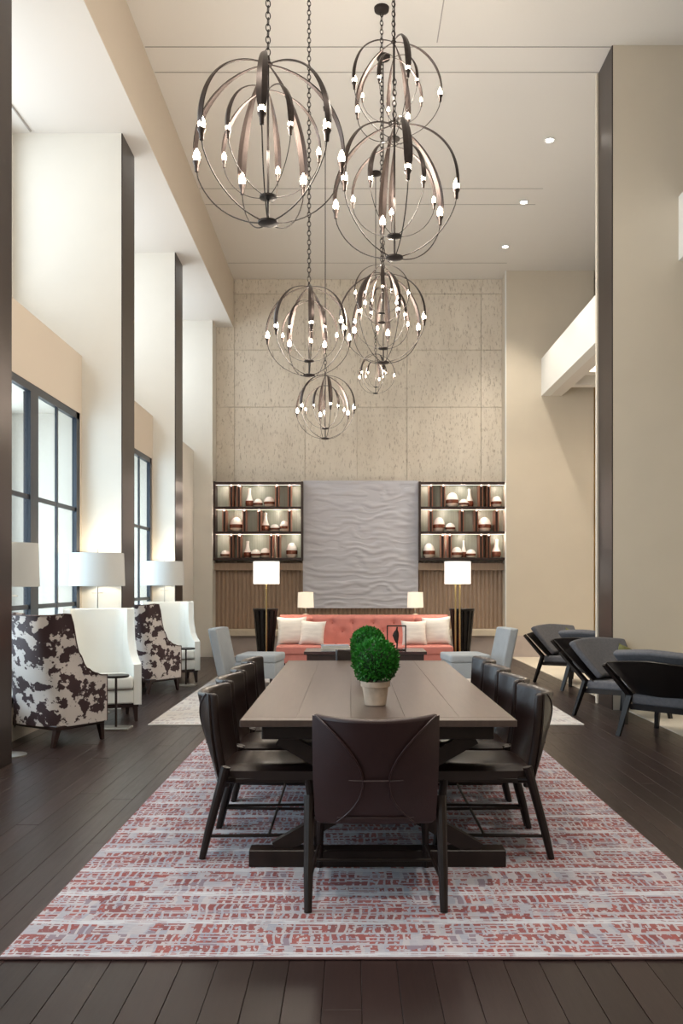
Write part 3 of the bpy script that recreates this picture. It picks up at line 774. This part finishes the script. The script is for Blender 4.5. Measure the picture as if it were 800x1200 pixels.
# small side tables between the pairs
def drink_table(loc, label):
    t = thing('drink_table', label, 'side table', loc, 0, 'small tables between the wingback chairs')
    bm = B(); lathe(bm, [(.12, 0), (.125, .008), (.125, .018), (.12, .022)], 24, (0, 0, .50)); obj('tray_top', bm, M_black_wood, t)
    bm = B(); tube(bm, [(0, 0, .02), (0, 0, .50)], .012, 8); obj('stem', bm, M_bronze, t)
    bm = B(); box(bm, -.14, .14, -.10, .10, 0, .022, bev=.004); obj('base_plate', bm, M_chrome, t, 0)
drink_table((-2.26, 8.38, 0), 'small dark topped table between the near cowhide and white chairs')
drink_table((-2.26, 11.93, 0), 'small dark topped table between the far cowhide and white chairs')

# ------------------------------------------------------------------ lamps
def drum_lamp(loc, label, k=1):
    t = thing('floor_lamp', label, 'lamp', loc, 0, 'floor lamps with broad drum shades by the left piers')
    bm = B(); r0, r1 = .292*k, .280*k
    lathe(bm, [(r0, 1.375), (r1, 1.73), (r1-.004, 1.73), (r0-.004, 1.375), (r0, 1.375)], 40, cap=False); obj('lamp_shade', bm, M_shade, t, 40)
    bm = B(); tube(bm, [(0, 0, .02), (0, 0, 1.62)], .008, 8); obj('pole', bm, M_chrome, t)
    bm = B(); lathe(bm, [(.13, 0), (.13, .012), (.02, .03)], 24); obj('base', bm, M_chrome, t)
    bm = B(); tube(bm, [(-.06, 0, 1.30), (.06, 0, 1.30)], .005, 6); obj('switch_bar', bm, M_chrome, t)
    bm = B(); tube(bm, [(0, 0, 1.70), (0, 0, 1.77)], [.005, .010], 8); 
    for a in range(3): tube(bm, [(0, 0, 1.70), ((r1-.004)*math.cos(a*2.094+.3), (r1-.004)*math.sin(a*2.094+.3), 1.715)], .003, 5)
    obj('finial', bm, M_chrome, t)
    bm = B(); lathe(bm, [(.012, 1.52), (.03, 1.56), (.03, 1.60), (.012, 1.63)], 12); obj('bulb', bm, M_bulb, t)
    point('lamp_glow', (0, 0, 1.66), 5, (1, .85, .62), .05, t)
drum_lamp((-2.77, 7.08, 0), 'floor lamp at far left edge, half hidden by the nearest pier', .78)
drum_lamp((-2.74, 9.41, 0), 'floor lamp with grey-white drum shade behind the near white chair')
drum_lamp((-2.76, 12.89, 0), 'floor lamp with drum shade behind the far white chair')

def back_lamp(x, label, mrods):
    t = thing('floor_lamp', label, 'lamp', (x, 14.35, .0), 0, 'brass floor lamps either side of the sofa')
    bm = B(); lathe(bm, [(.215, 1.395), (.215, 1.765), (.211, 1.765), (.211, 1.395), (.215, 1.395)], 32, cap=False); obj('lamp_shade', bm, M_shade_w, t, 40)
    for dx in mrods:
        bm = B(); tube(bm, [(dx, 0, .02), (dx, 0, 1.55)], .014, 8); obj('pole', bm, M_brass, t)
    bm = B(); lathe(bm, [(.14, 0), (.14, .02), (.03, .03)], 24); obj('base', bm, M_brass, t)
    point('lamp_glow', (0, 0, 1.6), 18, (1, .86, .66), .06, t)
sL = F/14.35
back_lamp(px(312, sL), 'brass floor lamp with glowing white shade left of the sofa', (0,))
back_lamp(px(536, sL), 'twin rod brass floor lamp with glowing white shade right of the sofa', (-.035, .035))

# tapered slatted pedestals behind the floor lamps
def pedestal(x, label):
    t = thing('slatted_pedestal', label, 'side table', (x, 14.75, 0), 0, 'dark tapered pedestals beside the sofa')
    bm = B(); lathe(bm, [(.21, .94), (.215, .95), (.215, .975), (.21, .98)], 28); obj('top', bm, M_black_wood, t)
    bm = B(); lathe(bm, [(.12, 0), (.12, .03)], 24); obj('base', bm, M_black_wood, t)
    for k in range(14):
        a = 2*PI*k/14; bm = B()
        beam(bm, (.108*math.cos(a), .108*math.sin(a), .025), (.195*math.cos(a), .195*math.sin(a), .945), .05, .016, 1.1, up=(math.cos(a), math.sin(a), .01)); obj('slat', bm, M_black_wood, t, 0)
pedestal(px(311, F/14.75), 'dark tapered slatted pedestal left of the coral sofa')
pedestal(px(541, F/14.75), 'dark tapered slatted pedestal right of the coral sofa')

# console behind sofa and its two small lamps
t = thing('console_table', 'low dark console behind the coral sofa', 'console', (.19, 15.45, 0))
bm = B(); box(bm, -1.35, 1.35, -.18, .18, .80, .84, bev=.004); obj('top', bm, M_dwood, t, 0)
for sx in (-1, 1):
    for sy in (-1, 1):
        bm = B(); box(bm, sx*1.3-.025, sx*1.3+.025, sy*.14-.025, sy*.14+.025, 0, .80); obj('leg', bm, M_dwood, t, 0)
s2 = F/15.45
for xp, lab in ((358, 'left'), (486.5, 'right')):
    t = thing('table_lamp', 'small cream shaded lamp on the console, at the %s end of the sofa back' % lab, 'lamp', (px(xp, s2), 15.45, .84), 0, 'small lamps on the console')
    bm = B(); z0_, z1_ = 1.4-28/s2-.84, 1.4-10/s2-.84
    lathe(bm, [(.145, z0_), (.135, z1_), (.131, z1_), (.141, z0_), (.145, z0_)], 28, cap=False); obj('lamp_shade', bm, M_shade_d, t)
    bm = B(); lathe(bm, [(.06, 0), (.06, .015), (.014, .03), (.012, z1_-.04)], 16); obj('base', bm, M_chrome, t)
    point('lamp_glow', (0, 0, (z0_+z1_)/2), 3, (1, .82, .6), .04, t)

# ------------------------------------------------------------------ sofa
SX0, SXW = .22, 1.42
t = thing('tufted_sofa', 'long coral pink button tufted sofa in front of the back wall', 'sofa', (SX0, 14.3, 0))
btn = [(x, z) for r, z in enumerate((.74, .60)) for x in [(-SXW+.2+(.17 if r else 0))+.345*i for i in range(8 if r else 9)] if x < SXW-.1]
def tuft(u, v):
    x = (u-.5)*2*SXW; z = .36+v*.51; y = .30+.10*v
    d = min(math.hypot(x-bx, (z-bz)) for bx, bz in btn)
    y += .028*math.exp(-(d/.05)**2)+.010*math.exp(-(abs(((x+SXW)/.345) % 1-.5)/.04)**2*0-0)*0
    gx = min(abs(x-bx) for bx, bz in btn if bz > .7); y += .012*math.exp(-(gx/.018)**2)*(1 if z > .6 else 0)
    e = min(1, min(u, 1-u)*25, (1-v)*9); y += .05*(1-math.sqrt(max(0, e)))
    return Vector((x, y-.04, z)), Vector((0, -1, 0))
bm = B(); slab(bm, tuft, 150, 26, .14); obj('tufted_back', bm, M_coral, t, 60)
for bx, bz in btn:
    bm = B(); yb = .30+.10*(bz-.36)/.51-.04+.026
    bmesh.ops.create_uvsphere(bm, u_segments=10, v_segments=6, radius=.014); 
    for v in bm.verts: v.co = Vector((bx+v.co.x, yb-.002+v.co.y*.5, bz+v.co.z))
    obj('button', bm, M_coral_d, t)
for i in range(3):
    w3 = 2*SXW/3; bm = B(); box(bm, -SXW+w3*i+.004, -SXW+w3*(i+1)-.004, -.45, .30, .27, .40, bev=.035, seg=4); obj('seat_cushion', bm, M_coral, t, 60)
bm = B(); box(bm, -SXW, SXW, -.43, .36, .13, .27, bev=.01); obj('sofa_base', bm, M_coral, t, 0)
for sx in (-1, -.33, .33, 1):
    for sy in (-.38, .38):
        bm = B(); beam(bm, (sx*(SXW-.08), sy*.9, .135), (sx*(SXW-.08), sy*.9, .012), .045, .045, .6, up=(0, 1, 0)); obj('leg', bm, M_clegs, t, 0)

def pillow(name, loc, w, h, th, rx, rz, m, label, group, cat='pillow', ry=0):
    bm = B()
    def side_(sg):
        def f(u, v):
            a, b = u*2-1, v*2-1
            k = 1-.10*(1-abs(a)**2)*abs(b)**3*1.0; k2 = 1-.10*(1-abs(b)**2)*abs(a)**3
            z = max(0, (1-a**4)*(1-b**4))**.6
            return Vector((a*w/2*k2, sg*th/2*z*(1+.10*noise.noise(Vector((a*2, b*2, w*9)))), b*h/2*k))
        return f
    grid(bm, side_(1), 14, 14); grid(bm, side_(-1), 14, 14)
    bmesh.ops.remove_doubles(bm, verts=bm.verts[:], dist=.0005)
    o = obj(name, bm, m, None, 70); o.location = loc; o.rotation_euler = (rx, ry, rz)
    return tag(o, label, cat, group)
sP = F/14.42
G = 'cream throw pillows on the coral sofa'
pillow('throw_pillow', (px(342, sP), 14.38, .62), .50, .48, .15, -.25, .12, M_pillow, 'outer cream pillow at the left end of the coral sofa', G)
sQ = F/14.22
pillow('throw_pillow', (px(366, sQ), 14.22, .595), .42, .42, .14, -.3, -.12, M_pillow, 'inner cream pillow at the left end of the coral sofa', G, ry=.05)
pillow('throw_pillow', (px(511, sP), 14.38, .62), .48, .48, .15, -.25, -.15, M_pillow, 'outer cream pillow at the right end of the coral sofa', G, ry=-.06)
pillow('throw_pillow', (px(485, sQ), 14.22, .595), .42, .42, .14, -.3, .1, M_pillow, 'inner cream pillow at the right end, behind the black frame', G)

# ------------------------------------------------------------------ coffee table and things on it
t = thing('coffee_table', 'dark glossy coffee table in front of the coral sofa', 'table', (.21, 12.95, .012))
bm = B(); box(bm, -.89, .89, -.36, .36, .36, .405, bev=.004); obj('top', bm, mat('dark_lacquer', (.05, .028, .028), .15, var=.2), t, 0)
bm = B(); box(bm, -.85, .85, -.33, .33, .24, .36, bev=.004); obj('drawer_box', bm, M_clegs, t, 0)
for sx in (-1, 1):
    for sy in (-1, 1):
        bm = B(); box(bm, sx*.81-.025, sx*.81+.025, sy*.29-.025, sy*.29+.025, 0, .24); obj('leg', bm, M_clegs, t, 0)
sC = F/12.95; zc = .417
for i, (dx, w, lab) in enumerate(((0, .46, 'bottom'), (-.02, .42, 'middle'), (-.03, .40, 'top'))):
    t = thing('book', '%s book of the pale stack on the coffee table' % lab, 'book', (px(395, sC)+dx, 12.82, zc+.027*i), .05*i, 'books stacked on the coffee table')
    bm = B(); box(bm, -w/2, w/2, -.14, .14, 0, .004); box(bm, -w/2, w/2, -.14, .14, .022, .026); box(bm, -w/2, w/2, .136, .14, .004, .022); obj('cover', bm, M_cover if i != 1 else M_paper, t, 0)
    bm = B(); box(bm, -w/2+.006, w/2-.006, -.134, .136, .004, .022); obj('pages', bm, M_paper, t, 0)
t = thing('framed_sculpture', 'open black frame sculpture holding a dark figure on the coffee table', 'sculpture', (px(464, sC), 12.85, zc))
bm = B(); r = .010
box(bm, -.14, .14, -.05, .05, 0, .016)
for sx in (-1, 1): box(bm, sx*.135-.009, sx*.135+.009, -.012, .012, .016, .36)
box(bm, -.144, .144, -.012, .012, .35, .37); obj('frame', bm, M_iron_d, t, 0)
bm = B(); lathe(bm, [(.01, .02), (.012, .10), (.03, .15), (.048, .22), (.035, .27), (.015, .30), (.01, .345)], 12)
for v in bm.verts: v.co.y *= .35; v.co.x += .012*math.sin(v.co.z*22)
obj('figure', bm, M_iron_d, t)

# ------------------------------------------------------------------ grey slipper chairs
def slipper(loc, rz, label):
    t = thing('slipper_chair', label, 'chair', loc, rz, 'blue grey armless chairs facing the coffee table')   # faces +Y
    bm = B()
    def f(a, b):
        x = (a-.5)*.64; z = .12+b*.66; y = -.30-.14*b-.035*(1-(2*a-1)**2)
        return Vector((x, y, z)), Vector((0, -1, 0))
    slab(bm, f, 12, 10, -.12); o = obj('backrest', bm, M_grey_uph, t, 60)
    bv = o.modifiers.new('round', 'BEVEL'); bv.width = .02; bv.segments = 3; bv.limit_method = 'ANGLE'; bv.angle_limit = 1.0
    bm = B(); box(bm, -.32, .32, -.19, .36, .12, .33, bev=.015, seg=2); obj('seat_base', bm, M_grey_uph, t, 40)
    bm = B(); box(bm, -.325, .325, -.18, .375, .33, .435, bev=.035, seg=4); obj('seat_cushion', bm, M_grey_uph, t, 60)
    for sx in (-1, 1):
        for y in (-.26, .30):
            bm = B(); beam(bm, (sx*.27, y, .125), (sx*.28, y, 0), .04, .04, .6, up=(0, 1, 0)); obj('leg', bm, M_clegs, t, 0)
slipper((-1.33, 11.95, .012), -PI/2-.12, 'blue grey armless chair left of the coffee table')
slipper((1.66, 11.95, .012), PI/2+.12, 'blue grey armless chair right of the coffee table')

# ------------------------------------------------------------------ low lounge chairs on the right
def lounge(name, label, loc, rz):
    t = thing(name, label, 'chair', loc, rz, 'low charcoal lounge chairs on the right')      # faces +Y
    # wood shell behind the back, wide at the top
    def sh(off, inset, y0):
        def f(a, b):
            u = a*2-1; hw = (.27+.16*b**.9)-inset
            z = .345+b*.335+.035*(1-abs(u)**1.5)*b; y = y0-.22-.31*b+.085*abs(u)**2.2
            return Vector((u*hw, y+off, z)), Vector((0, -1, -.5)).normalized()
        return f
    bm = B(); slab(bm, sh(0, 0, 0), 14, 8, .018); obj('back_shell', bm, M_black_wood, t, 50)
    def cu(a, b):
        u = a*2-1; hw = (.26+.16*b**.9)*(1-.05*b)
        z = .40+b*.36+.03*(1-abs(u)**1.5)*b; y = -.20-.30*b+.085*abs(u)**2.2
        return Vector((u*hw, y, z)), Vector((0, -1, -.5)).normalized()
    bm = B(); slab(bm, cu, 14, 8, .085); o = obj('back_cushion', bm, M_char, t, 60)
    bv = o.modifiers.new('round', 'BEVEL'); bv.width = .028; bv.segments = 3; bv.limit_method = 'ANGLE'; bv.angle_limit = 1.0
    bm = B(); box(bm, -.29, .29, -.24, .33, .30, .395, bev=.03, seg=3, M=Matrix.Rotation(.05, 4, 'X')); obj('seat_cushion', bm, M_char, t, 60)
    bm = B()
    for sx in (-1, 1): beam(bm, (sx*.275, -.27, .27), (sx*.275, .32, .30), .03, .05)
    beam(bm, (-.275, .30, .295), (.275, .30, .295), .03, .05); beam(bm, (-.275, -.25, .27), (.275, -.25, .27), .03, .05)
    obj('seat_frame', bm, M_black_wood, t, 0)
    for sx in (-1, 1):
        bm = B(); beam(bm, (sx*.295, -.24, .36), (sx*.42, -.50, .665), .035, .05, .8, up=(sx, 0, 0)); obj('back_post', bm, M_black_wood, t, 0)
        bm = B(); beam(bm, (sx*.30, -.25, .38), (sx*.36, -.36, 0), .04, .055, .7, up=(sx, 0, 0)); obj('leg', bm, M_black_wood, t, 0)
        bm = B(); beam(bm, (sx*.29, .28, .32), (sx*.33, .32, 0), .04, .055, .7, up=(sx, 0, 0)); obj('leg', bm, M_black_wood, t, 0)
    return t
def face(dx, dy): return math.atan2(-dx, dy)
A0 = lounge('lounge_chair', 'charcoal lounge chair nearest the camera at the right edge, seen from behind', (2.96, 7.98, 0), face(.72, .69))
dup(A0, (3.26, 11.35, 0), face(.72, .69), 'charcoal lounge chair seen from behind, between the two with olive pillows')
dup(A0, (2.86, 9.12, 0), face(.50, -.86), 'charcoal lounge chair with olive pillow by the right column')
dup(A0, (3.10, 12.25, 0), face(.50, -.86), 'farthest charcoal lounge chair with olive pillow, by the right pier')
pillow('throw_pillow', (2.86, 8.92, .62), .34, .26, .11, -.3, .45, M_green_p, 'olive pillow on the lounge chair by the right column', 'olive pillows', ry=.35)
pillow('throw_pillow', (3.10, 12.1, .62), .34, .26, .11, -.3, .45, M_green_p, 'olive pillow on the farthest lounge chair', 'olive pillows', ry=.35)
